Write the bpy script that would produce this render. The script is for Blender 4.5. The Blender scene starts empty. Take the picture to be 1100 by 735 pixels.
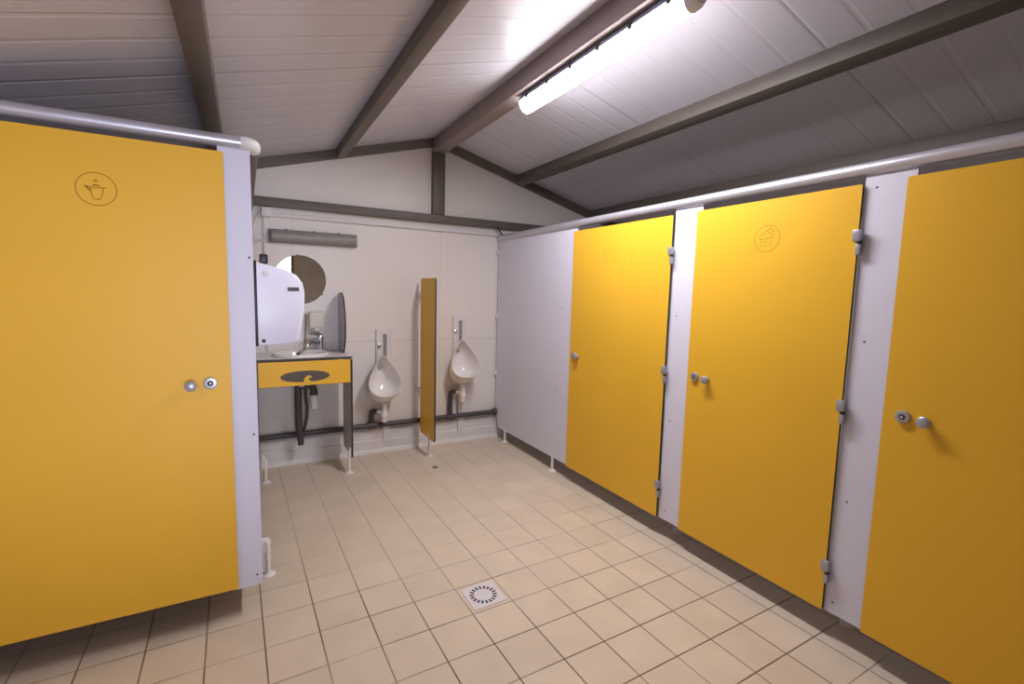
import bpy, bmesh, math, random
from mathutils import Vector, Matrix
random.seed(4)
S = bpy.context.scene
COL = S.collection
PI = math.pi

# ------------------------------------------------------------------ camera
cam_d = bpy.data.cameras.new('camera')
cam = bpy.data.objects.new('camera', cam_d)
COL.objects.link(cam)
cam_d.sensor_fit = 'HORIZONTAL'
cam_d.sensor_width = 36.0
cam_d.lens = 36.0 * 515.53 / 1100.0
cam_d.clip_start = 0.02
rt = Vector((0.87485, -0.48377, 0.02471))
up = Vector((0.02866, 0.10262, 0.99431))
fw = Vector((0.48355, 0.86916, -0.10365))
cam.matrix_world = Matrix(((rt.x, up.x, -fw.x, -0.8330),
                           (rt.y, up.y, -fw.y, -1.7868),
                           (rt.z, up.z, -fw.z, 1.4086),
                           (0, 0, 0, 1)))
S.camera = cam

# ------------------------------------------------------------------ light levels, exposure
LAMP_STRENGTH = 15.0
LAMP_WATTS = 18.5            # what its reflector sends downwards        # the tube fitting under the ridge
LAMP_COLOR = (1.0, 0.965, 0.985)
SKY_COLOR = (0.80, 0.86, 1.0)
SKY_STRENGTH = 0.15          # daylight through the open entrance
dl = bpy.data.lights.new('entrance_daylight', 'AREA')
dl.shape = 'RECTANGLE'; dl.size = 1.34; dl.size_y = 1.98
dl.energy = 3.9; dl.color = (0.80, 0.83, 1.0); dl.spread = math.radians(40)
dlo = bpy.data.objects.new('entrance_daylight', dl); COL.objects.link(dlo)
dlo.location = (-0.775, -3.22, 1.03); dlo.rotation_euler = (math.radians(95), 0, math.radians(7))
S.view_settings.view_transform = 'Standard'
S.view_settings.look = 'None'
S.view_settings.exposure = 0.66
S.view_settings.gamma = 1.0
S.view_settings.use_curve_mapping = False
W = bpy.data.worlds.new('world')
S.world = W
W.use_nodes = True
bg = W.node_tree.nodes['Background']
bg.inputs[0].default_value = (*SKY_COLOR, 1)
bg.inputs[1].default_value = SKY_STRENGTH

# ------------------------------------------------------------------ key measures (metres)
XR = 1.2574      # front of the right-hand cubicle row
Y0 = 2.3057      # back wall
YL = 0.4344      # front of the left-hand cubicle
XL = -0.8009     # side of the left-hand cubicle
RX, RZ, SL = 0.66, 2.71, 0.275      # ridge and roof slope
XW0, XW1 = -1.84, 3.16              # side walls
YF = -3.2                           # entrance wall
def roof(x): return RZ - SL * abs(x - RX)

# ------------------------------------------------------------------ materials
def mat(name, col, rough=0.5, metal=0.0, noise=0.0, nscale=8.0, bump=0.0, bscale=60.0, spec=None, coat=0.0):
    m = bpy.data.materials.new(name); m.use_nodes = True
    nt = m.node_tree; b = nt.nodes['Principled BSDF']
    b.inputs['Roughness'].default_value = rough
    b.inputs['Metallic'].default_value = metal
    if spec is not None: b.inputs['Specular IOR Level'].default_value = spec
    if coat: b.inputs['Coat Weight'].default_value = coat; b.inputs['Coat Roughness'].default_value = 0.08
    b.inputs['Base Color'].default_value = (*col, 1)
    tc = nt.nodes.new('ShaderNodeTexCoord')
    if noise:
        n = nt.nodes.new('ShaderNodeTexNoise'); n.inputs['Scale'].default_value = nscale
        n.inputs['Detail'].default_value = 5
        nt.links.new(tc.outputs['Object'], n.inputs['Vector'])
        r = nt.nodes.new('ShaderNodeMapRange')
        r.inputs['From Min'].default_value = 0.3; r.inputs['From Max'].default_value = 0.7
        r.inputs['To Min'].default_value = 1 - noise; r.inputs['To Max'].default_value = 1 + noise * 0.4
        nt.links.new(n.outputs['Fac'], r.inputs['Value'])
        mx = nt.nodes.new('ShaderNodeMix'); mx.data_type = 'RGBA'; mx.blend_type = 'MULTIPLY'
        mx.inputs[0].default_value = 1.0
        mx.inputs[6].default_value = (*col, 1)
        nt.links.new(r.outputs['Result'], mx.inputs[7])
        nt.links.new(mx.outputs[2], b.inputs['Base Color'])
    if bump:
        n2 = nt.nodes.new('ShaderNodeTexNoise'); n2.inputs['Scale'].default_value = bscale
        nt.links.new(tc.outputs['Object'], n2.inputs['Vector'])
        bp = nt.nodes.new('ShaderNodeBump'); bp.inputs['Strength'].default_value = bump
        bp.inputs['Distance'].default_value = 0.002
        nt.links.new(n2.outputs['Fac'], bp.inputs['Height'])
        nt.links.new(bp.outputs['Normal'], b.inputs['Normal'])
    return m

def emit(name, col, strength):
    m = bpy.data.materials.new(name); m.use_nodes = True
    b = m.node_tree.nodes['Principled BSDF']
    b.inputs['Base Color'].default_value = (0.9, 0.9, 0.9, 1)
    b.inputs['Emission Color'].default_value = (*col, 1)
    b.inputs['Emission Strength'].default_value = strength
    return m

M = {}
M['yellow'] = mat('yellow laminate', (0.86, 0.485, 0.034), 0.42, noise=0.05, nscale=1.5, bump=0.08, bscale=220, spec=0.35)
M['yellow_cut'] = mat('cut line in yellow laminate', (0.33, 0.16, 0.01), 0.7)
M['lilac'] = mat('pale lilac laminate', (0.75, 0.735, 0.87), 0.45, noise=0.04, nscale=2, bump=0.1, bscale=250, spec=0.35)
M['grey_lam'] = mat('grey laminate', (0.46, 0.445, 0.44), 0.45, noise=0.05, nscale=3)
M['counter'] = mat('speckled grey worktop', (0.72, 0.71, 0.68), 0.45, noise=0.12, nscale=120)
M['edge'] = mat('black laminate core', (0.025, 0.025, 0.03), 0.5)
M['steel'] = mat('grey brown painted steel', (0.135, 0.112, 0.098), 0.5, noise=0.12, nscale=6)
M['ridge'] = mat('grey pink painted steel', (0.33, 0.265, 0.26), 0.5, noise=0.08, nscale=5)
M['alu'] = mat('anodised aluminium tube', (0.62, 0.61, 0.69), 0.34, metal=0.6, noise=0.04)
M['cap'] = mat('pale plastic cap', (0.72, 0.70, 0.72), 0.5)
M['knob'] = mat('satin nickel', (0.42, 0.425, 0.48), 0.35, metal=0.5)
M['dark'] = mat('dark recess', (0.03, 0.03, 0.035), 0.6)
M['chrome'] = mat('chrome', (0.75, 0.75, 0.78), 0.12, metal=1.0)
M['ceramic'] = mat('white glazed ceramic', (0.80, 0.765, 0.755), 0.14, spec=0.5)
M['plastic'] = mat('white plastic', (0.78, 0.76, 0.76), 0.4)
M['dispenser'] = mat('glossy white plastic', (0.78, 0.78, 0.93), 0.38)
M['black'] = mat('black plastic', (0.014, 0.014, 0.017), 0.4)
M['pipe'] = mat('dark grey pvc pipe', (0.062, 0.054, 0.06), 0.42)
M['mirror'] = mat('mirror glass', (0.86, 0.86, 0.84), 0.015, metal=1.0)
M['diffuser_off'] = mat('dusty grey diffuser', (0.30, 0.28, 0.27), 0.35, noise=0.15, nscale=12)
M['housing_off'] = mat('grey lamp tray', (0.16, 0.148, 0.145), 0.45)
M['housing'] = mat('blue grey lamp tray', (0.30, 0.33, 0.47), 0.45)
M['lit'] = emit('lit lamp diffuser', LAMP_COLOR, LAMP_STRENGTH)
M['clear'] = mat('lamp end plastic', (0.80, 0.80, 0.85), 0.2)
M['trim'] = mat('white cable trunking', (0.74, 0.71, 0.73), 0.45)
M['base'] = mat('white skirting', (0.74, 0.715, 0.73), 0.4, noise=0.08, nscale=7)
M['drain'] = mat('pale drain plate', (0.70, 0.66, 0.70), 0.35, noise=0.05)
M['inlay'] = mat('dark brown grey inlay', (0.085, 0.07, 0.055), 0.5)
M['slot'] = mat('grey plastic tube', (0.36, 0.34, 0.33), 0.4)
M['wood'] = mat('tan stick', (0.42, 0.29, 0.17), 0.6)
M['cream'] = mat('cream plastic', (0.66, 0.60, 0.53), 0.4)
M['plain_wall'] = mat('white sandwich panel', (0.70, 0.68, 0.68), 0.5, noise=0.04, nscale=3)
M['dark_wall'] = mat('beige boarding', (0.48, 0.43, 0.38), 0.6, noise=0.1)
M['ground'] = mat('grey concrete ground', (0.45, 0.44, 0.43), 0.8, noise=0.2)

def nodes_of(m): return m.node_tree, m.node_tree.nodes, m.node_tree.links
def math_node(nt, op, a, b=None, c=None):
    n = nt.nodes.new('ShaderNodeMath'); n.operation = op
    for i, v in enumerate((a, b, c)):
        if v is None: continue
        if isinstance(v, (int, float)): n.inputs[i].default_value = v
        else: nt.links.new(v, n.inputs[i])
    return n.outputs[0]
def line_mask(nt, coord, pitch, half, soft, offset=0.0):
    """1 on the joint lines of a given pitch, 0 between them"""
    t = math_node(nt, 'PINGPONG', math_node(nt, 'ADD', coord, 100 * pitch - offset), pitch / 2)
    r = nt.nodes.new('ShaderNodeMapRange'); r.interpolation_type = 'SMOOTHSTEP'
    nt.links.new(t, r.inputs['Value'])
    r.inputs['From Min'].default_value = half; r.inputs['From Max'].default_value = half + soft
    r.inputs['To Min'].default_value = 1; r.inputs['To Max'].default_value = 0
    return r.outputs['Result']

def floor_mat():
    m = mat('beige floor tiles', (0.5, 0.42, 0.33), 0.33)
    nt, N, L = nodes_of(m); b = N['Principled BSDF']
    tc = N.new('ShaderNodeTexCoord')
    mp = N.new('ShaderNodeMapping'); mp.inputs['Rotation'].default_value = (0, 0, -0.0199)
    L.new(tc.outputs['Object'], mp.inputs['Vector'])
    sp = N.new('ShaderNodeSeparateXYZ'); L.new(mp.outputs[0], sp.inputs[0])
    lx = line_mask(nt, sp.outputs[0], 0.2, 0.0021, 0.0012)
    ly = line_mask(nt, sp.outputs[1], 0.2, 0.0021, 0.0012)
    # worn, half-filled joints: each direction has its own patches
    n1 = N.new('ShaderNodeTexNoise'); n1.inputs['Scale'].default_value = 1.3; n1.inputs['Detail'].default_value = 3
    n2 = N.new('ShaderNodeTexNoise'); n2.inputs['Scale'].default_value = 1.7; n2.inputs['Detail'].default_value = 3
    L.new(mp.outputs[0], n1.inputs['Vector'])
    sh = N.new('ShaderNodeMapping'); sh.inputs['Location'].default_value = (4.3, 1.9, 2)
    L.new(mp.outputs[0], sh.inputs['Vector']); L.new(sh.outputs[0], n2.inputs['Vector'])
    def ramp(x, lo, hi, a, c):
        r = N.new('ShaderNodeMapRange'); L.new(x, r.inputs['Value'])
        r.inputs['From Min'].default_value = lo; r.inputs['From Max'].default_value = hi
        r.inputs['To Min'].default_value = a; r.inputs['To Max'].default_value = c
        return r.outputs['Result']
    # joints fade towards the urinals: floor glare put into their colour
    glare_fade = ramp(sp.outputs[1], 0.2, 1.0, 1.0, 0.0)
    fx = math_node(nt, 'MULTIPLY', ramp(n1.outputs['Fac'], 0.36, 0.58, 0.35, 1.0), ramp(glare_fade, 0, 1, 0.6, 1))
    fy = math_node(nt, 'MULTIPLY', ramp(n2.outputs['Fac'], 0.38, 0.60, 0.25, 1.0), ramp(glare_fade, 0, 1, 0.15, 1))
    g = math_node(nt, 'MAXIMUM', math_node(nt, 'MULTIPLY', lx, fx), math_node(nt, 'MULTIPLY', ly, fy))
    # tile tone
    fl = N.new('ShaderNodeVectorMath'); fl.operation = 'SNAP'; fl.inputs[1].default_value = (0.2, 0.2, 10)
    L.new(mp.outputs[0], fl.inputs[0])
    wn = N.new('ShaderNodeTexWhiteNoise'); L.new(fl.outputs[0], wn.inputs['Vector'])
    n3 = N.new('ShaderNodeTexNoise'); n3.inputs['Scale'].default_value = 5; n3.inputs['Detail'].default_value = 6
    L.new(mp.outputs[0], n3.inputs['Vector'])
    tone = math_node(nt, 'MULTIPLY', ramp(wn.outputs['Value'], 0, 1, 0.96, 1.03), ramp(n3.outputs['Fac'], 0.3, 0.7, 0.93, 1.04))
    mx = N.new('ShaderNodeMix'); mx.data_type = 'RGBA'; mx.blend_type = 'MULTIPLY'; mx.inputs[0].default_value = 1
    mx.inputs[6].default_value = (0.66, 0.555, 0.445, 1); L.new(tone, mx.inputs[7])
    gm = N.new('ShaderNodeMix'); gm.data_type = 'RGBA'
    L.new(g, gm.inputs[0]); L.new(mx.outputs[2], gm.inputs[6]); gm.inputs[7].default_value = (0.12, 0.085, 0.05, 1)
    L.new(gm.outputs[2], b.inputs['Base Color'])
    L.new(ramp(n3.outputs['Fac'], 0.3, 0.7, 0.30, 0.42), b.inputs['Roughness'])
    bp = N.new('ShaderNodeBump'); bp.inputs['Strength'].default_value = 0.35; bp.inputs['Distance'].default_value = 0.002
    L.new(math_node(nt, 'SUBTRACT', 1.0, math_node(nt, 'MAXIMUM', lx, ly)), bp.inputs['Height'])
    L.new(bp.outputs[0], b.inputs['Normal'])
    return m
M['floor'] = floor_mat()

def ceiling_mat():
    m = mat('ribbed white roof panel', (0.66, 0.64, 0.67), 0.36, spec=0.5)
    nt, N, L = nodes_of(m); b = N['Principled BSDF']
    tc = N.new('ShaderNodeTexCoord'); sp = N.new('ShaderNodeSeparateXYZ'); L.new(tc.outputs['Object'], sp.inputs[0])
    y = sp.outputs[1]
    rib = line_mask(nt, y, 0.1643, 0.006, 0.010, 0.65)
    joint = line_mask(nt, y, 1.15, 0.002, 0.004, 0.65)
    micro = math_node(nt, 'SINE', math_node(nt, 'MULTIPLY', y, 2 * PI / 0.022))
    h = math_node(nt, 'ADD', math_node(nt, 'ADD', math_node(nt, 'MULTIPLY', rib, -0.0018), math_node(nt, 'MULTIPLY', joint, -0.003)),
                  math_node(nt, 'MULTIPLY', micro, 0.00012))
    bp = N.new('ShaderNodeBump'); bp.inputs['Strength'].default_value = 1.0; bp.inputs['Distance'].default_value = 1.0
    L.new(h, bp.inputs['Height']); L.new(bp.outputs[0], b.inputs['Normal'])
    gm = N.new('ShaderNodeMix'); gm.data_type = 'RGBA'
    L.new(math_node(nt, 'MULTIPLY', joint, 0.1), gm.inputs[0])
    gm.inputs[6].default_value = (0.71, 0.70, 0.80, 1); gm.inputs[7].default_value = (0.3, 0.29, 0.3, 1)
    L.new(gm.outputs[2], b.inputs['Base Color'])
    return m
M['ceiling'] = ceiling_mat()

def backwall_mat():
    col = (0.735, 0.685, 0.655)
    m = mat('warm white wall panel', col, 0.4)
    nt, N, L = nodes_of(m); b = N['Principled BSDF']
    tc = N.new('ShaderNodeTexCoord'); sp = N.new('ShaderNodeSeparateXYZ'); L.new(tc.outputs['Object'], sp.inputs[0])
    vx = line_mask(nt, sp.outputs[0], 1.2, 0.0012, 0.001, 0.693)
    # one horizontal joint behind the urinals, and only below the tie beam the upright ones
    d = math_node(nt, 'ABSOLUTE', math_node(nt, 'SUBTRACT', sp.outputs[2], 0.966))
    hz = N.new('ShaderNodeMapRange'); L.new(d, hz.inputs['Value'])
    hz.inputs['From Min'].default_value = 0.0012; hz.inputs['From Max'].default_value = 0.003
    hz.inputs['To Min'].default_value = 1; hz.inputs['To Max'].default_value = 0
    vx2 = math_node(nt, 'MULTIPLY', vx, math_node(nt, 'LESS_THAN', sp.outputs[2], 2.0))
    g = math_node(nt, 'MAXIMUM', math_node(nt, 'MULTIPLY', vx2, 0.4), math_node(nt, 'MULTIPLY', hz.outputs[0], 0.45))
    n3 = N.new('ShaderNodeTexNoise'); n3.inputs['Scale'].default_value = 2.5; n3.inputs['Detail'].default_value = 5
    L.new(tc.outputs['Object'], n3.inputs['Vector'])
    c2 = N.new('ShaderNodeMix'); c2.data_type = 'RGBA'; L.new(n3.outputs['Fac'], c2.inputs[0])
    c2.inputs[6].default_value = (0.75, 0.70, 0.665, 1); c2.inputs[7].default_value = (0.80, 0.76, 0.755, 1)
    gm = N.new('ShaderNodeMix'); gm.data_type = 'RGBA'; L.new(g, gm.inputs[0])
    L.new(c2.outputs[2], gm.inputs[6]); gm.inputs[7].default_value = (0.25, 0.23, 0.22, 1)
    L.new(gm.outputs[2], b.inputs['Base Color'])
    bp = N.new('ShaderNodeBump'); bp.inputs['Strength'].default_value = 0.4; bp.inputs['Distance'].default_value = 0.002
    L.new(math_node(nt, 'SUBTRACT', 1.0, g), bp.inputs['Height']); L.new(bp.outputs[0], b.inputs['Normal'])
    return m
M['back'] = backwall_mat()

# ------------------------------------------------------------------ mesh helpers (world coordinates)
def V(*a): return Vector(a)

class MB:
    """collects shapes of ONE part"""
    def __init__(s): s.bm = bmesh.new()
    def _merge(s, b2, mi=0):
        for f in b2.faces:
            if mi: f.material_index = mi
        me = bpy.data.meshes.new('tmp'); b2.to_mesh(me); b2.free()
        s.bm.from_mesh(me); bpy.data.meshes.remove(me)
        return s
    def box(s, a, b, bev=0.0, seg=2, edge_axis=None, mi=0):
        """box between corners a and b; edge_axis: the thin axis, whose rim faces take material 1"""
        b2 = bmesh.new()
        bmesh.ops.create_cube(b2, size=1)
        a = Vector(a); b = Vector(b)
        for v in b2.verts:
            v.co = Vector([(a[i] + b[i]) / 2 + v.co[i] * abs(b[i] - a[i]) for i in range(3)])
        if bev: bmesh.ops.bevel(b2, geom=b2.edges[:], offset=bev, segments=seg, profile=0.5, affect='EDGES')
        if edge_axis is not None:
            b2.normal_update()
            for f in b2.faces:
                if abs(f.normal[edge_axis]) < 0.9: f.material_index = 1
        return s._merge(b2, mi)
    def prism(s, pts, d, bev=0.0, seg=2, edge_mat=False, mi=0):
        """closed 3-D outline pts swept by vector d"""
        b2 = bmesh.new()
        d = Vector(d)
        v0 = [b2.verts.new(Vector(p)) for p in pts]
        v1 = [b2.verts.new(Vector(p) + d) for p in pts]
        n = len(pts)
        b2.faces.new(v0); b2.faces.new(v1[::-1])
        for i in range(n):
            f = b2.faces.new((v0[i], v1[i], v1[(i + 1) % n], v0[(i + 1) % n]))
            if edge_mat: f.material_index = 1
        bmesh.ops.recalc_face_normals(b2, faces=b2.faces[:])
        if bev: bmesh.ops.bevel(b2, geom=b2.edges[:], offset=bev, segments=seg, profile=0.5, affect='EDGES')
        return s._merge(b2, mi)
    def tube(s, pts, r, seg=14, cap=True, mi=0):
        pts = [Vector(p) for p in pts]
        rs = r if isinstance(r, (list, tuple)) else [r] * len(pts)
        b2 = bmesh.new(); rings = []
        t0 = (pts[1] - pts[0]).normalized()
        ref = Vector((0, 0, 1)) if abs(t0.z) < 0.9 else Vector((1, 0, 0))
        n = t0.cross(ref).normalized()
        for i, p in enumerate(pts):
            if i == 0: t = t0
            elif i == len(pts) - 1: t = (pts[i] - pts[i - 1]).normalized()
            else: t = ((pts[i] - pts[i - 1]).normalized() + (pts[i + 1] - pts[i]).normalized()).normalized()
            n = (n - t * n.dot(t)).normalized(); bi = t.cross(n)
            rings.append([b2.verts.new(p + (n * math.cos(2 * PI * k / seg) + bi * math.sin(2 * PI * k / seg)) * rs[i]) for k in range(seg)])
        for i in range(len(pts) - 1):
            for k in range(seg):
                b2.faces.new((rings[i][k], rings[i][(k + 1) % seg], rings[i + 1][(k + 1) % seg], rings[i + 1][k]))
        if cap:
            b2.faces.new(rings[0][::-1]); b2.faces.new(rings[-1])
        bmesh.ops.recalc_face_normals(b2, faces=b2.faces[:])
        return s._merge(b2, mi)
    def rings(s, loops, closed_ends=(True, True), mi=0):
        """skin a list of equal-length closed loops"""
        b2 = bmesh.new()
        R = [[b2.verts.new(Vector(p)) for p in lp] for lp in loops]
        n = len(R[0])
        for i in range(len(R) - 1):
            for k in range(n):
                b2.faces.new((R[i][k], R[i][(k + 1) % n], R[i + 1][(k + 1) % n], R[i + 1][k]))
        if closed_ends[0]: b2.faces.new(R[0][::-1])
        if closed_ends[1]: b2.faces.new(R[-1])
        bmesh.ops.recalc_face_normals(b2, faces=b2.faces[:])
        return s._merge(b2, mi)
    def lathe(s, o, axis, prof, seg=28, mi=0):
        """prof: (radius, distance along axis) from o"""
        o = Vector(o); ax = Vector(axis).normalized()
        ref = Vector((0, 0, 1)) if abs(ax.z) < 0.9 else Vector((1, 0, 0))
        n = ax.cross(ref).normalized(); bi = ax.cross(n)
        loops = [[o + ax * h + (n * math.cos(2 * PI * k / seg) + bi * math.sin(2 * PI * k / seg)) * max(r, 1e-4) for k in range(seg)] for r, h in prof]
        return s.rings(loops, mi=mi)
    def build(s, name, m, parent=None, smooth=35):
        me = bpy.data.meshes.new(name)
        off = Vector(parent_world(parent)) if parent else None
        if off is not None: bmesh.ops.translate(s.bm, verts=s.bm.verts[:], vec=-off)
        s.bm.to_mesh(me); s.bm.free()
        for mm in (m if isinstance(m, (list, tuple)) else [m]): me.materials.append(mm)
        o = bpy.data.objects.new(name, me); COL.objects.link(o)
        if parent: o.parent = parent
        if smooth:
            me.shade_smooth(); me.set_sharp_from_angle(angle=math.radians(smooth))
        return o

def parent_world(o):
    p = Vector((0, 0, 0))
    while o is not None:
        p = p + Vector(o.location); o = o.parent
    return p

def tag(o, label=None, cat=None, group=None, kind=None):
    if label: o['label'] = label
    if cat: o['category'] = cat
    if group: o['group'] = group
    if kind: o['kind'] = kind
    return o
def thing(name, loc, label, cat, group=None):
    o = bpy.data.objects.new(name, None); COL.objects.link(o)
    o.location = loc; o.empty_display_size = 0.1
    return tag(o, label, cat, group)
def struct(o): o['kind'] = 'structure'; return o

# ================================================================== THE SETTING
struct(MB().box((XW0 - .3, YF - .1, -0.1), (XW1 + .3, Y0 + .1, 0)).build('floor', M['floor'], smooth=0))
# back wall with its gable
bw = [(XW0, Y0, 0), (XW1, Y0, 0), (XW1, Y0, roof(XW1)), (RX, Y0, RZ), (XW0, Y0, roof(XW0))]
struct(MB().prism(bw, (0, 0.08, 0)).build('wall_back', M['back'], smooth=0))
struct(MB().box((XW0 - .08, YF, 0), (XW0, Y0 + .08, roof(XW0))).build('wall_left', M['plain_wall'], smooth=0))
struct(MB().box((XW1, YF, 0), (XW1 + .08, Y0 + .08, roof(XW1))).build('wall_right', M['plain_wall'], smooth=0))
# entrance wall behind the camera, with the open doorway the mirror shows
DX0, DX1, DZ = -1.50, -0.05, 2.08
ew = [(XW0, YF, 0), (DX0, YF, 0), (DX0, YF, DZ), (DX1, YF, DZ), (DX1, YF, 0), (XW1, YF, 0),
      (XW1, YF, roof(XW1)), (RX, YF, RZ), (XW0, YF, roof(XW0))]
struct(MB().prism(ew, (0, -0.08, 0)).build('wall_front', M['dark_wall'], smooth=0))
# roof: two ribbed slopes
T = 0.06
cl = MB()
cl.prism([(RX, YF - .08, RZ), (XW0 - .1, YF - .08, roof(XW0 - .1)), (XW0 - .1, YF - .08, roof(XW0 - .1) + T), (RX, YF - .08, RZ + T)], (0, Y0 - YF + .16, 0))
cl.prism([(RX, YF - .08, RZ), (XW1 + .1, YF - .08, roof(XW1 + .1)), (XW1 + .1, YF - .08, roof(XW1 + .1) + T), (RX, YF - .08, RZ + T)], (0, Y0 - YF + .16, 0))
struct(cl.build('ceiling', M['ceiling'], smooth=0))
# skirting along the back wall: a deep board with a ledge and a small cove at the floor
sk = MB()
prof = [(0, .205), (.012, .205), (.016, .198), (.016, .115), (.024, .108), (.024, .035), (.034, .018), (.038, 0), (0, 0)]
sk.prism([(XL, Y0 - a, z) for a, z in prof], (XR + .12 - XL, 0, 0))
struct(sk.build('baseboard_back', M['base'], smooth=20))
# entrance frame
fr = MB()
fr.box((DX0, YF - .09, 0), (DX0 + .05, YF + .02, DZ), .004); fr.box((DX1 - .05, YF - .09, 0), (DX1, YF + .02, DZ), .004)
fr.box((DX0, YF - .09, DZ - .05), (DX1, YF + .02, DZ), .004)
struct(fr.build('door_1', M['steel'], smooth=20))

# ================================================================== ROOF FRAME
def beam(name, a, b, label, m='steel', cat='beam', group=None, bev=.004):
    return tag(MB().box(a, b, bev, 2).build(name, M[m], smooth=25), label, cat, group)
YB = Y0 - 0.05
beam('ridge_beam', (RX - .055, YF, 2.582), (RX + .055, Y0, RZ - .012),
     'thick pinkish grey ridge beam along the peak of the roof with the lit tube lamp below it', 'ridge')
beam('king_post', (RX - .054, YB, 2.062), (RX + .054, Y0, 2.59),
     'short upright post in the middle of the gable below the ridge', cat='post')
beam('tie_beam', (XW0, YB - .004, 1.995), (XW1, Y0, 2.06),
     'long horizontal brown steel beam across the back wall under the gable')
for sgn, lab in ((-1, 'sloping brown rafter on the gable left of the middle post'), (1, 'sloping brown rafter on the gable right of the middle post')):
    xe = XW0 if sgn < 0 else XW1
    xs = RX + sgn * .056
    d = .068
    tag(MB().prism([(xs, YB, roof(xs)), (xe, YB, roof(xe)), (xe, YB, roof(xe) - d), (xs, YB, roof(xs) - d)], (0, .05, 0)).build('rafter', M['steel'], smooth=20),
        lab, 'rafter', 'gable rafters')
def purlin(x, label, w=.075, d=.075):
    sg = 1 if x > RX else -1
    a, b = x - w / 2, x + w / 2
    pts = [(a, YF, roof(a)), (b, YF, roof(b)), (b, YF, roof(b) - d), (a, YF, roof(a) - d)]
    tag(MB().prism(pts, (0, YB - YF - .002, 0), .003, 2).build('purlin', M['steel'], smooth=25), label, 'purlin', 'roof purlins')
purlin(RX - .81, 'brown steel purlin under the left roof slope, the one nearer the ridge')
purlin(RX - 1.615, 'dark purlin low on the left roof slope, ending above the left yellow door')
purlin(RX + .80, 'brown steel purlin under the right roof slope, the one nearer the lit lamp')
purlin(RX + 1.67, 'dark purlin low on the right roof slope, just above the cubicle rail')

# ================================================================== CUBICLE PARTS
def frame_right(y0):      # u runs towards the camera, v up, w out into the room
    return lambda u, v, w: V(XR - w, y0 - u, v)
def frame_left(x0):
    return lambda u, v, w: V(x0 + u, YL - w, v)

def slab(F, u0, u1, v0, v1, w0, w1, name, mats, parent, r=.008):
    """laminate board with rounded corners and a dark core edge"""
    pts = []
    for cu, cv, a0 in ((u0 + r, v0 + r, PI), (u1 - r, v0 + r, 1.5 * PI), (u1 - r, v1 - r, 0), (u0 + r, v1 - r, .5 * PI)):
        for k in range(5):
            a = a0 + k * PI / 8
            pts.append((cu + r * math.cos(a), cv + r * math.sin(a)))
    p0 = [F(u, v, w0) for u, v in pts]
    return MB().prism(p0, F(0, 0, w1) - F(0, 0, w0), edge_mat=True).build(name, mats, parent, smooth=30)

def disc_knob(F, u, v, w, r, h, name, parent, dome=0.0):
    o = F(u, v, w); ax = F(0, 0, 1) - F(0, 0, 0)
    if dome:
        prof = [(r * .62, 0), (r * .62, h * .35), (r * .9, h * .5), (r, h * .68), (r * .97, h * .85), (r * .72, h * .97), (r * .3, h * 1.02), (0, h * 1.03)]
    else:
        prof = [(r, 0), (r, h * .75), (r * .93, h * .95), (r * .82, h), (0, h)]
    return MB().lathe(o, ax, prof).build(name, M['knob'], parent)

def lock_set(F, root, ul, uk, vl, vk, w):
    lk = disc_knob(F, ul, vl, w, .0235, .012, 'lock', root)
    ax = F(0, 0, 1) - F(0, 0, 0)
    MB().lathe(F(ul, vl, w + .0122), ax, [(.0105, 0), (.0105, .0006), (.0, .0006)], 20).build('keyhole_ring', M['dark'], lk)
    MB().lathe(F(ul, vl, w + .0128), ax, [(.0048, 0), (.0048, .002), (.003, .003), (0, .003)], 16).build('lock_spindle', M['chrome'], lk)
    disc_knob(F, uk, vk, w, .021, .034, 'knob', root, dome=1)

def hinge(F, root, u, v, w):
    h = MB()
    a, b = F(u - .017, v + .004, w - .004), F(u + .013, v + .048, w + .016)
    h.box([min(a[i], b[i]) for i in range(3)], [max(a[i], b[i]) for i in range(3)], .003)
    o = h.build('hinge', M['knob'], root)
    a, b = F(u - .004, v - .048, w - .004), F(u + .013, v - .006, w + .012)
    MB().box([min(a[i], b[i]) for i in range(3)], [max(a[i], b[i]) for i in range(3)], .003).build('hinge_leaf', M['knob'], o)
    MB().tube([F(u + .006, v - .008, w + .004), F(u + .006, v + .006, w + .004)], .0085, 14).build('hinge_pin', M['edge'], o)

def engraving(F, root, strokes, w, r=.0016, name='engraved_pictogram'):
    """cut pictogram lines, each a fine rounded groove lying on the board face"""
    mb = MB()
    for st in strokes:
        mb.tube([F(u, v, w - r * .55) for u, v in st], r, 6)
    return mb.build(name, M['yellow_cut'], root)
def circ(u, v, ru, n=40, a0=0, a1=2 * PI): return [(u + ru * math.cos(a0 + (a1 - a0) * k / n), v + ru * math.sin(a0 + (a1 - a0) * k / n)) for k in range(n + 1)]

def foot(F_or_xy, z_top, parent, name='foot', side=None):
    """white plastic foot: shoe on the board, stem and round base disc"""
    x, y = F_or_xy
    st = MB().lathe((x, y, 0.008), (0, 0, 1), [(.013, 0), (.0115, .03), (.0115, z_top - .02), (.014, z_top - .018), (.014, z_top + .004), (0, z_top + .004)], 16)
    o = st.build(name, M['plastic'], parent)
    MB().lathe((x, y, 0), (0, 0, 1), [(.032, 0), (.032, .004), (.026, .008), (.014, .013), (0, .013)], 22).build('base_disc', M['plastic'], o)
    return o

def screw(F, root, u, v, w):
    MB().lathe(F(u, v, w - .001), F(0, 0, 1) - F(0, 0, 0), [(.0042, 0), (.0042, .0016), (.002, .0024), (0, .0024)], 12).build('screw', M['dark'], root)

LY = [M['yellow'], M['edge']]
LW = [M['lilac'], M['lilac']]
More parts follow.
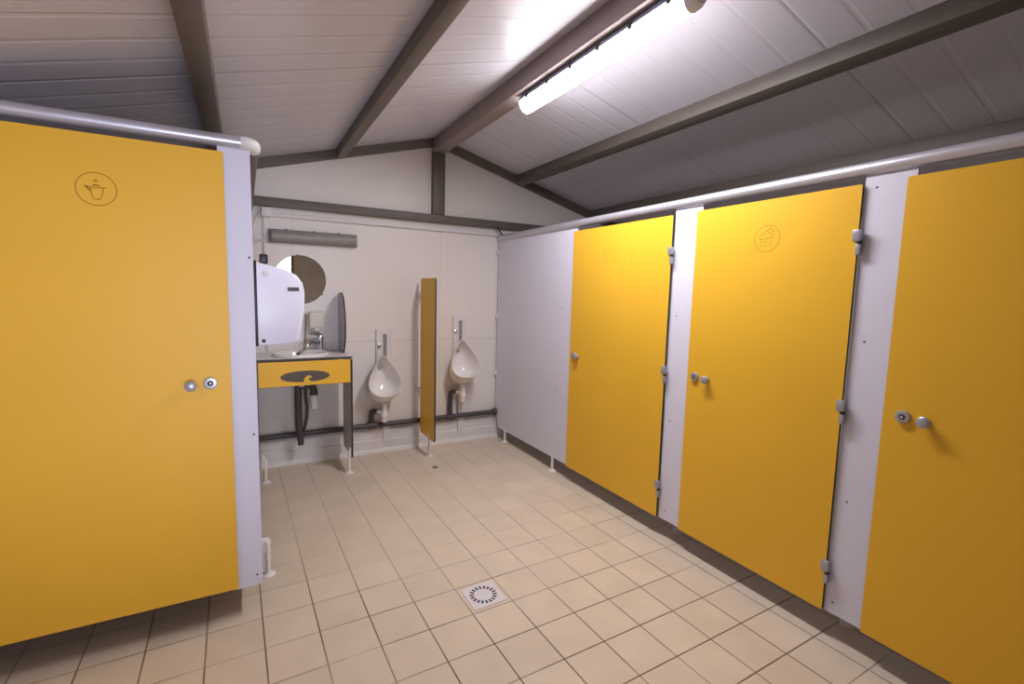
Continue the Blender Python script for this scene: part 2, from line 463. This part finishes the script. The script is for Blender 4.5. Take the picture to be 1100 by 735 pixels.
# ------------------------------------------------ right-hand row
# doors: (start y, width, label)
ZB, ZT = 0.112, 1.853
doors = [
    (1.075, 0.918, 'wide yellow cubicle door at the far end of the right row with faint line pictograms'),
    (-0.006, 0.772, 'yellow cubicle door with the ringed shower pictogram, middle of the right row'),
    (-0.922, 0.86, 'yellow cubicle door nearest the camera at the right edge of the photo'),
]
for i, (y0, w_, lab) in enumerate(doors):
    F = frame_right(y0)
    root = thing('cubicle_door', (XR, y0 - w_ / 2, ZB), lab, 'door', 'yellow cubicle doors')
    slab(F, 0, w_, ZB, ZT, -.004, .009, 'door_panel', LY, root)
    vk = (.962, .985, .993)[i]
    uo = ((.072, .108), (.052, .130), (.064, .132))[i]
    if i == 0: uo = (.056, .098)
    lock_set(F, root, uo[0], uo[1], vk, vk - .003, .009)
    if i < 2:
        for hv in (1.632, .962, .285): hinge(F, root, w_ + .003, hv, .009)
    if i == 1:
        cu, cv = .397, 1.678
        st = [circ(cu, cv, .060)]
        # shower head with falling drops
        st.append([(cu - .036, cv - .002), (cu + .028, cv + .002)])
        st.append([(cu - .036, cv - .002), (cu - .030, cv + .012), (cu - .016, cv + .028), (cu - .002, cv + .034), (cu + .014, cv + .024), (cu + .028, cv + .002)])
        st.append([(cu - .002, cv + .034), (cu + .012, cv + .046), (cu + .026, cv + .036), (cu + .032, cv + .012)])
        for du in (-.026, -.004, .018):
            for dv in (-.012, -.022, -.032):
                st.append([(cu + du - .005, cv + dv), (cu + du + .005, cv + dv + .001)])
        engraving(F, root, st, .009, .0015)
    if i == 0:
        st = []
        # faint row of three signs: basin user, shower seat and grab rail
        cu = .352; cv = 1.66
        st += [circ(cu, cv + .028, .013, 14), circ(cu, cv - .012, .024, 20), [(cu - .02, cv - .03), (cu + .03, cv - .046)]]
        cu = .475
        st += [[(cu - .022, cv - .045), (cu - .022, cv + .01), (cu - .006, cv + .034), (cu + .012, cv + .034)], [(cu - .022, cv - .004), (cu + .018, cv - .004)], [(cu + .012, cv + .03), (cu + .016, cv - .012)]]
        cu = .585
        st += [[(cu - .03, cv + .016), (cu + .02, cv + .018)], [(cu + .02, cv + .042), (cu + .02, cv - .046)]]
        engraving(F, root, st, .009, .0009)

def pilaster(ya, yb, label, feet, scr):
    F = frame_right(ya)
    root = thing('cubicle_pilaster', (XR, (ya + yb) / 2, 0), label, 'pilaster', 'white cubicle pilasters')
    slab(F, 0, ya - yb, ZB, 1.886, -.018, -.006, 'pilaster_panel', LW, root, .004)
    for u, v in scr: screw(F, root, u, v, -.006)
    for fx_, fy in feet: foot((fx_, fy), ZB, root); MB().box((XR + .018, fy - .012, ZB - .01), (fx_ + .012, fy + .012, ZB + .05), .003).build('foot_bracket', M['plastic'], root)
    return root
pilaster(.152, -.028, 'narrow white pilaster between the far yellow door and the shower door', [(1.40, .125)], [(.05, 1.845), (.045, 1.30), (.05, .17), (.042, .70)])
pilaster(-.780, -.945, 'white pilaster between the shower door and the yellow door nearest the camera', [(1.43, -.80)], [(.04, 1.835), (.05, 1.25), (.045, .60), (.03, .16)])
pilaster(-1.79, -1.95, 'white pilaster beyond the nearest yellow door', [(1.42, -1.87)], [])
# fixed side panel next to the back wall
F = frame_right(2.283)
root = thing('partition_panel', (XR, 1.68, 0), 'plain white partition panel between the back wall and the far yellow door', 'partition')
pn = MB()
u1 = 2.283 - 1.055
pts = [(0.06, ZB - .004), (u1, ZB), (u1, 1.886), (0, 1.886), (0, .26), (.0, .235), (.035, .205), (.05, .15)]
pn.prism([F(u, v, -.018) for u, v in pts], F(0, 0, .012) - F(0, 0, 0), edge_mat=True)
pn.build('panel', LW, root, smooth=20)
for u, v in ((.86, .92), (.86, .94), (1.02, .66), (1.1, .80), (1.07, 1.30), (.3, 1.7)): screw(F, root, u, v, -.006)
foot((XR + .012, 2.085), ZB, root); foot((XR + .012, 1.282), ZB, root)
for v in (1.78, 1.17, .63):      # wall brackets
    MB().box((XR - .006, 2.27, v - .022), (XR + .02, Y0, v + .022), .004).build('wall_bracket', M['cap'], root)
# top rail of the right row
root = thing('top_rail', (XR, 0, 1.91), 'long round aluminium rail capping the right row of cubicles', 'rail', 'cubicle top rails')
MB().tube([(XR + .012, 2.255, 1.905), (XR + .012, -2.4, 1.912)], .027, 20).build('tube', M['alu'], root)
MB().lathe((XR + .012, 2.262, 1.905), (0, 1, 0), [(.0285, -.03), (.0285, .012), (.022, .024), (.01, .028), (0, .028)], 20).build('end_cap', M['cap'], root)
tie = MB().tube([(XR + .0, 2.20, 1.925), (XR - .012, 2.225, 1.955), (XR - .03, 2.25, 1.995)], .0075, 8)
tie.build('tie_strap', M['black'], root)

# ------------------------------------------------ left-hand cubicle
zb, zt = 0.134, 1.917
F = frame_left(-1.698)
root = thing('cubicle_door', (-1.295, YL, zb), 'yellow cubicle door on the left with a ringed basin pictogram, facing the camera', 'door', 'yellow cubicle doors')
slab(F, 0, .806, zb, zt, -.004, .009, 'door_panel', LY, root)
lock_set(F, root, .735, .671, 1.021, 1.016, .009)
cu, cv = .421, 1.730
st = [circ(cu, cv, .056)]
st.append([(cu - .016, cv + .006), (cu - .014, cv - .018), (cu - .009, cv - .032), (cu, cv - .036), (cu + .010, cv - .032), (cu + .016, cv - .018), (cu + .019, cv + .007)])
st.append([(cu - .030, cv + .010), (cu - .010, cv + .004), (cu + .012, cv + .005), (cu + .028, cv + .008)])
st.append([(cu - .012, cv + .010), (cu, cv + .017), (cu + .012, cv + .010)]); st.append([(cu - .009, cv + .012), (cu + .010, cv + .012)])
st.append([(cu - .006, cv + .026), (cu, cv + .034), (cu + .006, cv + .026), (cu - .006, cv + .026)])
engraving(F, root, st, .009, .0017)
engraving(F, root, [[(cu - .031, cv + .010), (cu - .017, cv - .006)]], .009, .0034, 'engraved_stroke')

F = frame_left(-.912)
root = thing('cubicle_pilaster', (-.85, YL, 0), 'white corner pilaster right of the left yellow door', 'pilaster', 'white cubicle pilasters')
slab(F, 0, .111, zb - .01, 1.945, -.018, -.006, 'pilaster_panel', LW, root, .004)
for u, v in ((.098, 1.52), (.094, .79), (.09, .17)): screw(F, root, u, v, -.006)
F = frame_left(XW0)
root = thing('cubicle_pilaster', (-1.77, YL, 0), 'white pilaster against the left wall beside the left yellow door', 'pilaster', 'white cubicle pilasters')
slab(F, 0, .155, zb - .01, 1.945, -.018, -.006, 'pilaster_panel', LW, root, .004)
foot((-1.80, YL + .06), .13, root)
# side panel running back to the wall
root = thing('partition_panel', (XL, 1.37, 0), 'grey side panel of the left cubicle that carries the towel dispenser', 'partition')
MB().box((XL - .014, YL + .02, .13), (XL - .001, Y0 - .05, 1.945), .002, 1, edge_axis=0).build('panel', [M['grey_lam'], M['edge']], root, smooth=20)
foot((XL + .028, .72), .165, root); foot((XL - .0075, 2.0), .132, root)
MB().box((XL - .001, .712, .12), (XL + .034, .728, .19), .003).build('foot_bracket', M['plastic'], root)
for v in (1.7, 1.2): MB().box((XL - .02, Y0 - .055, v - .02), (XL + .012, Y0, v + .02), .003).build('wall_bracket', M['cap'], root)
# rails of the left cubicle
root = thing('top_rail', (-1.3, YL, 1.963), 'round aluminium rail above the left yellow door ending in a pale elbow', 'rail', 'cubicle top rails')
MB().tube([(XW0, YL + .012, 1.961), (-.815, YL + .012, 1.963)], .025, 20).build('tube', M['alu'], root)
el = MB()
cx_, cy_ = -.822, YL + .047
pp = [(-.832, YL + .012, 1.963)] + [(cx_ + .035 * math.sin(a), cy_ - .035 * math.cos(a), 1.963) for a in [k * PI / 16 for k in range(9)]] + [(XL + .0142, YL + .075, 1.963)]
el.tube(pp, .0265, 20).build('elbow', M['cap'], root)
root = thing('top_rail', (XL + .014, 1.4, 1.963), 'rail with its shade painted in, along the side panel behind the pale elbow, running to the back wall', 'rail', 'cubicle top rails')
MB().tube([(XL + .0142, YL + .077, 1.963), (XL + .0142, Y0, 1.963)], .019, 16).build('tube', M['steel'], root)  # shade on this rail painted in by the darker steel colour

# ================================================================== LIT TUBE LAMP
LXc, LZt = 0.69, 2.581
root = thing('ceiling_light', (LXc, .215, LZt), 'lit fluorescent tube fitting mounted under the ridge beam', 'lamp')
ya, yb = -.425, .855
hp = [(-.052, -.030), (-.05, -.012), (-.036, 0), (.036, 0), (.05, -.012), (.052, -.030)]
MB().prism([(LXc + a, ya, LZt + z) for a, z in hp], (0, yb - ya, 0), .003, 1).build('housing', M['housing'], root)
df = MB()
def dsec(y, s, zs=1.0): return [(LXc + .049 * s * math.cos(a), y, LZt - .030 - .066 * zs * math.sin(a)) for a in [k * PI / 14 for k in range(15)]]
df.rings([dsec(ya + .035, .97), dsec(ya + .05, 1), dsec(yb - .05, 1), dsec(yb - .012, .97), dsec(yb + .006, .8, .8)])
df.build('diffuser', M['lit'], root)
ld = bpy.data.lights.new('tube_light', 'AREA'); ld.shape = 'RECTANGLE'; ld.size = .085; ld.size_y = 1.2
ld.energy = LAMP_WATTS; ld.color = LAMP_COLOR
lo = bpy.data.objects.new('tube_light', ld); COL.objects.link(lo); lo.parent = root; lo.location = (0, 0, -.0985)
MB().rings([dsec(ya - .012, .78, .78), dsec(ya + .004, .93, .95), dsec(ya + .035, .98, .99)]).build('end_cap', M['clear'], root)
for k in range(6):
    yy = ya + .10 + k * (yb - ya - .2) / 5
    for s in (-1, 1):
        MB().box((LXc + s * .050 - .0035, yy - .012, LZt - .044), (LXc + s * .050 + .0035 + s * .004, yy + .012, LZt - .016), .002, 1).build('clip', M['black'], root)

# ================================================================== UNLIT LAMP ABOVE THE MIRROR
root = thing('wall_light', (-.345, Y0, 1.785), 'unlit grey tube light fixed to the back wall above the round mirror', 'lamp')
x0_, x1_ = -.668, -.030
MB().prism([(x0_, Y0 - a, z) for a, z in [(0, 1.832), (.03, 1.834), (.034, 1.828), (.034, 1.74), (.03, 1.734), (0, 1.736)]], (x1_ - x0_, 0, 0), .002, 1).build('housing', M['housing_off'], root)
def us(x, s): return [(x, Y0 - .034 - .046 * s * math.sin(a), 1.784 + .044 * s * math.cos(a)) for a in [k * PI / 12 for k in range(13)]]
MB().rings([us(x0_ + .012, .8), us(x0_ + .02, .96), us(x0_ + .035, 1), us(x1_ - .06, 1), us(x1_ - .06, .97)]).build('diffuser', M['diffuser_off'], root)
MB().rings([us(x1_ - .059, 1.03), us(x1_ - .02, 1.03), us(x1_ - .008, .9)]).build('end_cap', M['diffuser_off'], root)
for xx in (x0_ + .12, -.35, x1_ - .14):
    MB().box((xx - .012, Y0 - .045, 1.824), (xx + .012, Y0 - .028, 1.838), .002, 1).build('clip', M['housing_off'], root)

# ================================================================== CABLE TRUNKING
root = thing('cable_trunking', (.3, Y0, 1.95), 'white cable trunking along the back wall just below the tie beam', 'trunking')
MB().box((-.645, Y0 - .022, 1.925), (XR + .3, Y0 - .0005, 1.955), .003).build('duct', M['trim'], root)
MB().box((-.703, Y0 - .016, .92), (-.683, Y0, 1.93), .003).build('drop_duct', M['trim'], root)
root = thing('junction_box', (-.675, Y0, 1.953), 'small white junction box at the top left corner of the back wall', 'junction box')
MB().box((-.715, Y0 - .04, 1.918), (-.645, Y0, 1.99), .005).build('box_body', M['trim'], root)
MB().box((-.711, Y0 - .046, 1.922), (-.649, Y0 - .04, 1.986), .002).build('lid', M['trim'], root)
tag(MB().tube([(-.712, Y0 - .025, 1.95), (-.735, Y0 - .05, 1.92), (-.765, Y0 - .12, 1.86), (-.783, Y0 - .2, 1.80), (-.785, Y0 - .25, 1.765), (-.77, Y0 - .2, 1.735), (-.74, Y0 - .1, 1.735), (-.715, Y0 - .04, 1.75), (-.70, Y0 - .014, 1.755)], .005, 8).build('cable', M['trim']),
    'loose loop of white cable hanging below the junction box', 'cable')

# ================================================================== TOWEL DISPENSER
yn, yf = .62, .90
root = thing('towel_dispenser', (XL, (yn + yf) / 2, 1.14), 'glossy white wall dispenser on the side of the left cubicle', 'dispenser')
MB().box((XL, yn + .004, 1.138), (XL + .014, yf - .004, 1.520), .004).build('back_plate', M['black'], root)
pr = [(-.787, 1.140), (-.700, 1.140), (-.640, 1.146), (-.622, 1.156), (-.616, 1.175), (-.602, 1.26), (-.593, 1.33), (-.592, 1.385), (-.600, 1.425), (-.622, 1.458), (-.655, 1.478), (-.70, 1.492), (-.745, 1.503), (-.787, 1.513)]
cv_ = MB()
b2 = [(x, yn, z) for x, z in pr]
cx0 = sum(p[0] for p in pr) / len(pr); cz0 = sum(p[1] for p in pr) / len(pr)
def ins(y, k): return [(cx0 + (x - cx0) * (1 - k) if x > -.786 else x, y, cz0 + (z - cz0) * (1 - k * .55)) for x, z in pr]
cv_.rings([ins(yn, .10), ins(yn + .003, .05), ins(yn + .010, .018), ins(yn + .02, 0), ins(yf - .02, 0), ins(yf - .010, .018), ins(yf - .003, .05), ins(yf, .10)])
cv_.build('cover', M['dispenser'], root, smooth=50)
MB().box((-.664, yn - .002, 1.388), (-.616, yn + .006, 1.405), .0015, 1).build('level_window', M['black'], root)
MB().lathe((-.749, yn + .006, 1.465), (0, -1, 0), [(.0135, 0), (.0135, .007), (.012, .009), (.004, .010), (0, .010)], 24).build('lock', M['cap'], root)
MB().lathe((-.766, yn + .006, 1.163), (0, -1, 0), [(.008, 0), (.008, .007), (.005, .009), (0, .009)], 18).build('bolt', M['black'], root)
MB().box((-.772, yn + .06, 1.508), (-.738, yn + .12, 1.552), .006).build('top_latch', M['black'], root)

# ================================================================== VANITY UNIT
VX0, VX1, VY = -.787, -.146, 1.888
root = thing('vanity_unit', (-.466, 2.09, 0), 'vanity unit with a yellow front panel against the back wall, grey worktop on side boards', 'vanity')
# worktop with an oval cut-out
ocx, ocy, orx, ory = -.478, 2.085, .180, .160
wt = bmesh.new()
angs = sorted(set([round(2 * PI * k / 56, 5) for k in range(56)] + [round(math.atan2(b - ocy, a - ocx) % (2 * PI), 5) for a in (VX0, VX1) for b in (VY, Y0)]))
def hit(a):
    c, s = math.cos(a), math.sin(a); t = 1e9
    if c > 1e-6: t = min(t, (VX1 - ocx) / c)
    if c < -1e-6: t = min(t, (VX0 - ocx) / c)
    if s > 1e-6: t = min(t, (Y0 - ocy) / s)
    if s < -1e-6: t = min(t, (VY - ocy) / s)
    return (ocx + c * t, ocy + s * t)
inn = [(ocx + orx * math.cos(a), ocy + ory * math.sin(a)) for a in angs]; out = [hit(a) for a in angs]
mbw = MB()
zt_, zb_ = .902, .890
mbw.rings([[(x, y, zb_) for x, y in inn], [(x, y, zb_) for x, y in out], [(x, y, zt_) for x, y in out], [(x, y, zt_) for x, y in inn], [(x, y, zb_) for x, y in inn]], (False, False))
bmesh.ops.remove_doubles(mbw.bm, verts=mbw.bm.verts[:], dist=1e-5)
mbw.bm.normal_update()
for f in mbw.bm.faces:
    if abs(f.normal.z) < .5: f.material_index = 1
mbw.build('worktop', [M['counter'], M['edge']], root, smooth=20)
MB().box((VX0 + .014, VY + .002, .705), (VX1 - .014, VY + .014, .884), .002, 1, edge_axis=1).build('front_panel', LY, root, smooth=20)
# dark oval inlay with a yellow curl
emx, emz = -.472, .772
em = MB().prism([(emx + .163 * math.copysign(abs(math.cos(a)) ** .9, math.cos(a)), VY + .0025, emz + .040 * math.sin(a)) for a in [2 * PI * k / 48 for k in range(48)]], (0, -.003, 0))
em = em.build('oval_inlay', M['inlay'], root, smooth=20)
cz = emz - .002
curl = [(-.024, -.042), (-.022, -.02), (-.012, -.002), (.006, .008), (.022, .006), (.030, -.006), (.028, -.013), (.020, -.008), (.012, -.010), (.010, -.020), (.018, -.032), (.030, -.040), (.012, -.043)]
MB().prism([(emx + .012 + a, VY - .0005, cz + b) for a, b in curl], (0, -.002, 0)).build('curl_inlay', M['yellow'], em, smooth=20)
MB().box((VX1 - .013, VY, .122), (VX1 - .0, Y0 - .075, .879), .002, 1, edge_axis=0).build('side_panel', [M['grey_lam'], M['edge']], root, smooth=20)
MB().box((VX0, VY, .122), (VX0 + .012, Y0 - .075, .879), .002, 1, edge_axis=0).build('side_panel', [M['grey_lam'], M['edge']], root, smooth=20)
foot((VX1 - .028, VY + .02), .165, root); foot((VX0 + .045, VY + .08), .165, root)
for xx in (VX1 - .013, VX0 + .040): MB().box((xx - .014, VY + .01 + (.06 if xx < -.5 else 0), .10), (xx, VY + .045 + (.06 if xx < -.5 else 0), .20), .003).build('foot_bracket', M['plastic'], root)
# splash fin with a curved outline, standing on the right end of the worktop
fx = VX1 - .032
fp = [(Y0, .902), (2.09, .902), (2.082, .93)]
for k in range(0, 19):
    a = -1.05 + k * (PI / 2 + 1.05) / 18
    fp.append((2.20 - .185 * math.cos(a) if a > -10 else 0, 1.12 + .252 * math.sin(a)))
fp = [(Y0, .9022), (2.108, .9022)] + fp[3:] + [(2.25, 1.368), (Y0, 1.355)]
sc_ = tag(MB().prism([(fx, y, z) for y, z in fp], (.012, 0, 0), edge_mat=True).build('splash_screen', [M['grey_lam'], M['edge']], smooth=25),
    'grey rounded splash screen standing on the right end of the vanity worktop', 'screen')
# basin
bs = MB()
def el_(rx, ry, z): return [(ocx + rx * math.cos(2 * PI * k / 48), ocy + ry * math.sin(2 * PI * k / 48), z) for k in range(48)]
bs.rings([el_(.196, .176, .9025), el_(.198, .178, .909), el_(.196, .176, .917), el_(.190, .170, .922), el_(.183, .163, .923), el_(.176, .155, .919), el_(.169, .148, .905),
          el_(.160, .138, .87), el_(.130, .11, .82), el_(.08, .07, .785), el_(.025, .022, .775), el_(.024, .021, .765), el_(.09, .08, .772), el_(.145, .125, .815), el_(.172, .152, .875), el_(.176, .156, .9025)], (False, False))
bsr = thing('washbasin', (ocx, ocy, .78), 'oval white ceramic washbasin set into the vanity worktop', 'washbasin')
bs.build('bowl', M['ceramic'], bsr, smooth=50)
MB().lathe((ocx - .01, ocy + .142, .893), (0, -1, .15), [(.010, 0), (.010, .006), (.006, .007), (0, .004)], 18).build('overflow_hole', M['dark'], bsr)
MB().lathe((ocx, ocy, .773), (0, 0, 1), [(.021, 0), (.021, .005), (.012, .006), (0, .006)], 20).build('plughole', M['chrome'], bsr)
# mixer tap
tx, ty = -.325, 2.255
tp = thing('mixer_tap', (tx, ty, .902), 'chrome mixer tap behind the right side of the washbasin', 'tap')
MB().lathe((tx, ty, .9022), (0, 0, 1), [(.030, 0), (.030, .006), (.025, .012), (.024, .085), (.027, .098), (.027, .118), (.019, .132), (0, .135)], 24).build('body', M['chrome'], tp)
MB().tube([(tx, ty, .965), (tx - .035, ty - .04, .978), (tx - .075, ty - .075, .982), (tx - .10, ty - .105, .975), (tx - .106, ty - .112, .952)], [.017, .0165, .016, .015, .014], 16).build('spout', M['chrome'], tp)
MB().tube([(tx + .004, ty + .005, 1.028), (tx - .02, ty - .02, 1.042), (tx - .06, ty - .05, 1.052), (tx - .082, ty - .065, 1.050)], [.017, .016, .012, .008], 14).build('lever', M['chrome'], tp)
# waste trap under the basin
sp_ = thing('sink_trap', (-.49, 2.11, .19), 'black waste pipe and trap hanging below the washbasin', 'trap')
MB().tube([(-.478, 2.095, .766), (-.478, 2.095, .66)], .022, 18).build('tailpiece', M['plastic'], sp_)
MB().tube([(-.500, 2.13, .70), (-.502, 2.14, .50), (-.500, 2.16, .34), (-.488, 2.175, .25), (-.486, 2.18, .185)], [.026, .026, .026, .024, .022], 18).build('waste_pipe', M['pipe'], sp_)
MB().tube([(-.478, 2.10, .69), (-.45, 2.11, .655), (-.452, 2.12, .58), (-.44, 2.135, .48), (-.444, 2.15, .40), (-.462, 2.17, .30)], .0125, 12).build('hose', M['pipe'], sp_)
MB().tube([(-.478, 2.095, .655), (-.44, 2.10, .665), (-.405, 2.11, .655), (-.392, 2.115, .62), (-.392, 2.115, .585)], [.022, .024, .026, .027, .027], 16).build('elbow', M['pipe'], sp_)
MB().lathe((-.392, 2.115, .475), (0, 0, 1), [(.018, 0), (.026, .006), (.027, .05), (.029, .055), (.029, .11), (0, .112)], 22).build('trap_cup', M['plastic'], sp_)
# mirror
mx_, mz_, mr = -.455, 1.462, .189
mr_ = thing('round_mirror', (mx_, Y0, mz_ - mr), 'round frameless mirror on the back wall behind the towel dispenser', 'mirror')
MB().lathe((mx_, Y0, mz_), (0, -1, 0), [(mr, 0), (mr, .003), (mr - .003, .0052), (0, .0052)], 64).build('glass', M['mirror'], mr_, smooth=20)
for a in (95, 215, 325):
    a = math.radians(a)
    MB().lathe((mx_ + (mr + .001) * math.cos(a), Y0, mz_ + (mr + .001) * math.sin(a)), (0, -1, 0), [(.007, 0), (.007, .008), (.004, .010), (0, .010)], 14).build('clip', M['housing_off'], mr_)
# soap dispenser
sd = thing('soap_dispenser', (-.348, Y0, .99), 'cream soap dispenser on the back wall above the mixer tap', 'dispenser')
MB().box((-.404, Y0 - .075, 1.086), (-.294, Y0, 1.215), .012, 3).build('body', M['cream'], sd)
MB().box((-.370, Y0 - .08, 1.066), (-.328, Y0 - .03, 1.088), .006).build('push_lever', M['cream'], sd)
tag(MB().tube([(-.432, Y0 - .012, .905), (-.420, Y0 - .012, 1.20)], .007, 10).build('stick', M['wood']), 'thin tan stick standing on the worktop left of the soap dispenser', 'stick')

# ================================================================== URINALS
def urinal(bx, board_x, dz, label):
    root = thing('urinal', (bx, Y0, .44 + dz), label, 'urinal', 'white wall urinals')
    n = 48
    def loop(wd, zt, zb, dt, db):
        pts = []
        for k in range(n):
            a = 2 * PI * k / n
            c, s = math.cos(a), math.sin(a)
            x = wd / 2 * s * (.62 - .38 * c) / .705
            z = (zt + zb) / 2 + (zt - zb) / 2 * c
            t = (1 - c) / 2
            pts.append((bx + x, Y0 - (dt + (db - dt) * t), z + dz))
        return pts
    L = [loop(.15, .79, .50, .012, .012), loop(.185, .815, .455, .045, .06), loop(.225, .838, .447, .075, .12),
         loop(.255, .852, .480, .095, .185), loop(.271, .860, .520, .112, .238), loop(.273, .861, .529, .120, .248),
         loop(.268, .858, .534, .126, .253), loop(.262, .855, .537, .126, .252), loop(.256, .850, .538, .118, .240),
         loop(.244, .838, .532, .098, .205), loop(.222, .822, .525, .07, .155), loop(.18, .80, .53, .045, .105), loop(.12, .76, .56, .035, .07), loop(.05, .70, .62, .033, .05)]
    bowl = MB().rings(L).build('bowl', M['ceramic'], root, smooth=60)
    MB().lathe((bx - .008, Y0 - .043, .752 + dz), (0, -1, .2), [(.016, -.012), (.016, .012), (.010, .02), (0, .02)], 18).build('spreader', M['slot'], bowl)
    # board with a long slot, flush button
    b0, b1 = board_x - .064, board_x + .066
    zt2, zl = 1.068 + dz, .44 + dz
    s0, s1 = board_x - .012, board_x + .022
    bd = MB()
    bd.prism([(x, Y0, z) for x, z in [(b0, zl), (b1, zl), (b1, zt2), (b0, zt2)]], (0, -.004, 0))
    bd.box((b0, Y0 - .022, zl), (s0, Y0 - .002, zt2), .003, 1)
    bd.box((s1, Y0 - .022, zl), (b1, Y0 - .002, zt2), .003, 1)
    bd.box((s0 - .004, Y0 - .022, zt2 - .045), (s1 + .004, Y0 - .002, zt2), .003, 1)
    bd.build('mounting_board', M['base'], root, smooth=20)
    MB().tube([((s0 + s1) / 2 + .004, Y0 - .012, zl + .3), ((s0 + s1) / 2 + .004, Y0 - .012, zt2 - .046)], .009, 12).build('flush_pipe', M['slot'], root)
    fb = MB().lathe((board_x - .040, Y0 - .021, .925 + dz), (0, -1, 0), [(.017, 0), (.017, .006), (.011, .009), (.011, .022), (.008, .025), (0, .025)], 20).build('flush_button', M['chrome'], root)
    MB().box((board_x - .012, Y0 - .03, .085), (board_x + .052, Y0 - .0245, zl + .04), .002, 1).build('lower_board', M['base'], root)
    # bottle trap, elbow and black branch down to the waste pipe
    tx_ = bx + .013; ty_ = Y0 - .115
    zt3 = .455 + dz
    MB().lathe((tx_, ty_, zt3 - .168), (0, 0, 1), [(.012, 0), (.025, .008), (.027, .05), (.030, .056), (.030, .068), (.026, .074), (.024, .10), (.020, .112), (.020, .14), (.025, .146), (.025, .168), (0, .17)], 22).build('bottle_trap', M['plastic'], root)
    MB().tube([(tx_ - .012, ty_ + .005, zt3 - .082), (tx_ - .062, ty_ + .045, zt3 - .082)], .016, 14).build('outlet', M['plastic'], root)
    MB().tube([(tx_ - .050, ty_ + .036, zt3 - .080), (tx_ - .075, ty_ + .055, zt3 - .078), (tx_ - .090, ty_ + .066, zt3 - .090), (tx_ - .092, ty_ + .070, zt3 - .12), (tx_ - .092, ty_ + .072, .285)], .022, 16).build('branch_pipe', M['pipe'], root)
urinal(.152, .187, 0, 'white ceramic urinal between the vanity unit and the yellow divider')
urinal(.865, .882, .112, 'white ceramic urinal right of the yellow divider, mounted higher')

# yellow divider between them
dx = .498
root = thing('urinal_divider', (dx, 2.08, 0), 'narrow yellow divider standing between the two urinals', 'divider')
pts = []
y1, y2, z1, z2, r = 1.872, Y0 - .072, .158, 1.505, .02
for cy, cz_, a0 in ((y1 + r, z1 + r, PI), (y2 - r, z1 + r, 1.5 * PI), (y2 - r, z2 - r, 0), (y1 + r, z2 - r, .5 * PI)):
    for k in range(6):
        a = a0 + k * PI / 10
        pts.append((dx - .0065, cy + r * math.cos(a), cz_ + r * math.sin(a)))
MB().prism(pts, (.013, 0, 0), edge_mat=True).build('panel', LY, root, smooth=30)
for v in (1.36, .525):
    MB().box((dx - .014, Y0 - .10, v - .022), (dx + .014, Y0, v + .022), .004).build('wall_bracket', M['cap'], root)
MB().box((dx - .012, 1.99, .14), (dx + .012, 2.03, .20), .003).build('foot_bracket', M['plastic'], root)
foot((dx, 2.01), .16, root)

# waste pipe along the wall
root = thing('waste_pipe', (.25, Y0 - .048, .26), 'long dark grey waste pipe running low along the back wall', 'pipe')
MB().tube([(-.79, Y0 - .048, .247), (XR - .002, Y0 - .048, .256)], .0225, 18).build('pipe', M['pipe'], root)
MB().lathe((XR - .006, Y0 - .048, .256), (-1, 0, 0), [(.034, 0), (.034, .018), (.03, .024), (.0226, .026)], 22).build('collar', M['pipe'], root)
for xx in (.060 + .013, .773 + .013 + .0):
    MB().lathe((xx - .035, Y0 - .048, .253), (1, 0, 0), [(.0228, 0), (.029, .002), (.029, .068), (.0228, .07)], 20).build('tee_sleeve', M['pipe'], root)

# ================================================================== FLOOR DRAINS
ca, sa = math.cos(.0199), math.sin(.0199)
def FT(x, y, z): return V(ca * x - sa * y, sa * x + ca * y, z)
gx, gy = .100, .100
root = thing('floor_drain', FT(gx, gy, 0), 'square pale drain plate with a ring of slots in the tiled floor', 'drain')
MB().prism([FT(gx + a * .082, gy + b * .082, .0002) for a, b in ((-1, -1), (1, -1), (1, 1), (-1, 1))], (0, 0, .0022)).build('plate', M['drain'], root, smooth=20)
for k in range(18):
    a = 2 * PI * k / 18; h = .0105 * .62
    c = [(.044, a - .10), (.064, a - .085), (.064, a + .085), (.044, a + .10)]
    MB().prism([FT(gx + rr * math.cos(q), gy + rr * math.sin(q), .0023) for rr, q in c], (0, 0, .0005)).build('slot', M['dark'], root, smooth=20)
root = thing('small_drain', (.457, 1.744, 0), 'small round dark drain in the floor in front of the yellow divider', 'drain')
MB().lathe((.457, 1.744, 0.0002), (0, 0, 1), [(.022, 0), (.022, .0015), (.016, .003), (0, .0032)], 24).build('rim', M['pipe'], root)
MB().lathe((.457, 1.744, .0034), (0, 0, 1), [(.008, 0), (.008, .001), (0, .0012)], 16).build('cap', M['knob'], root)
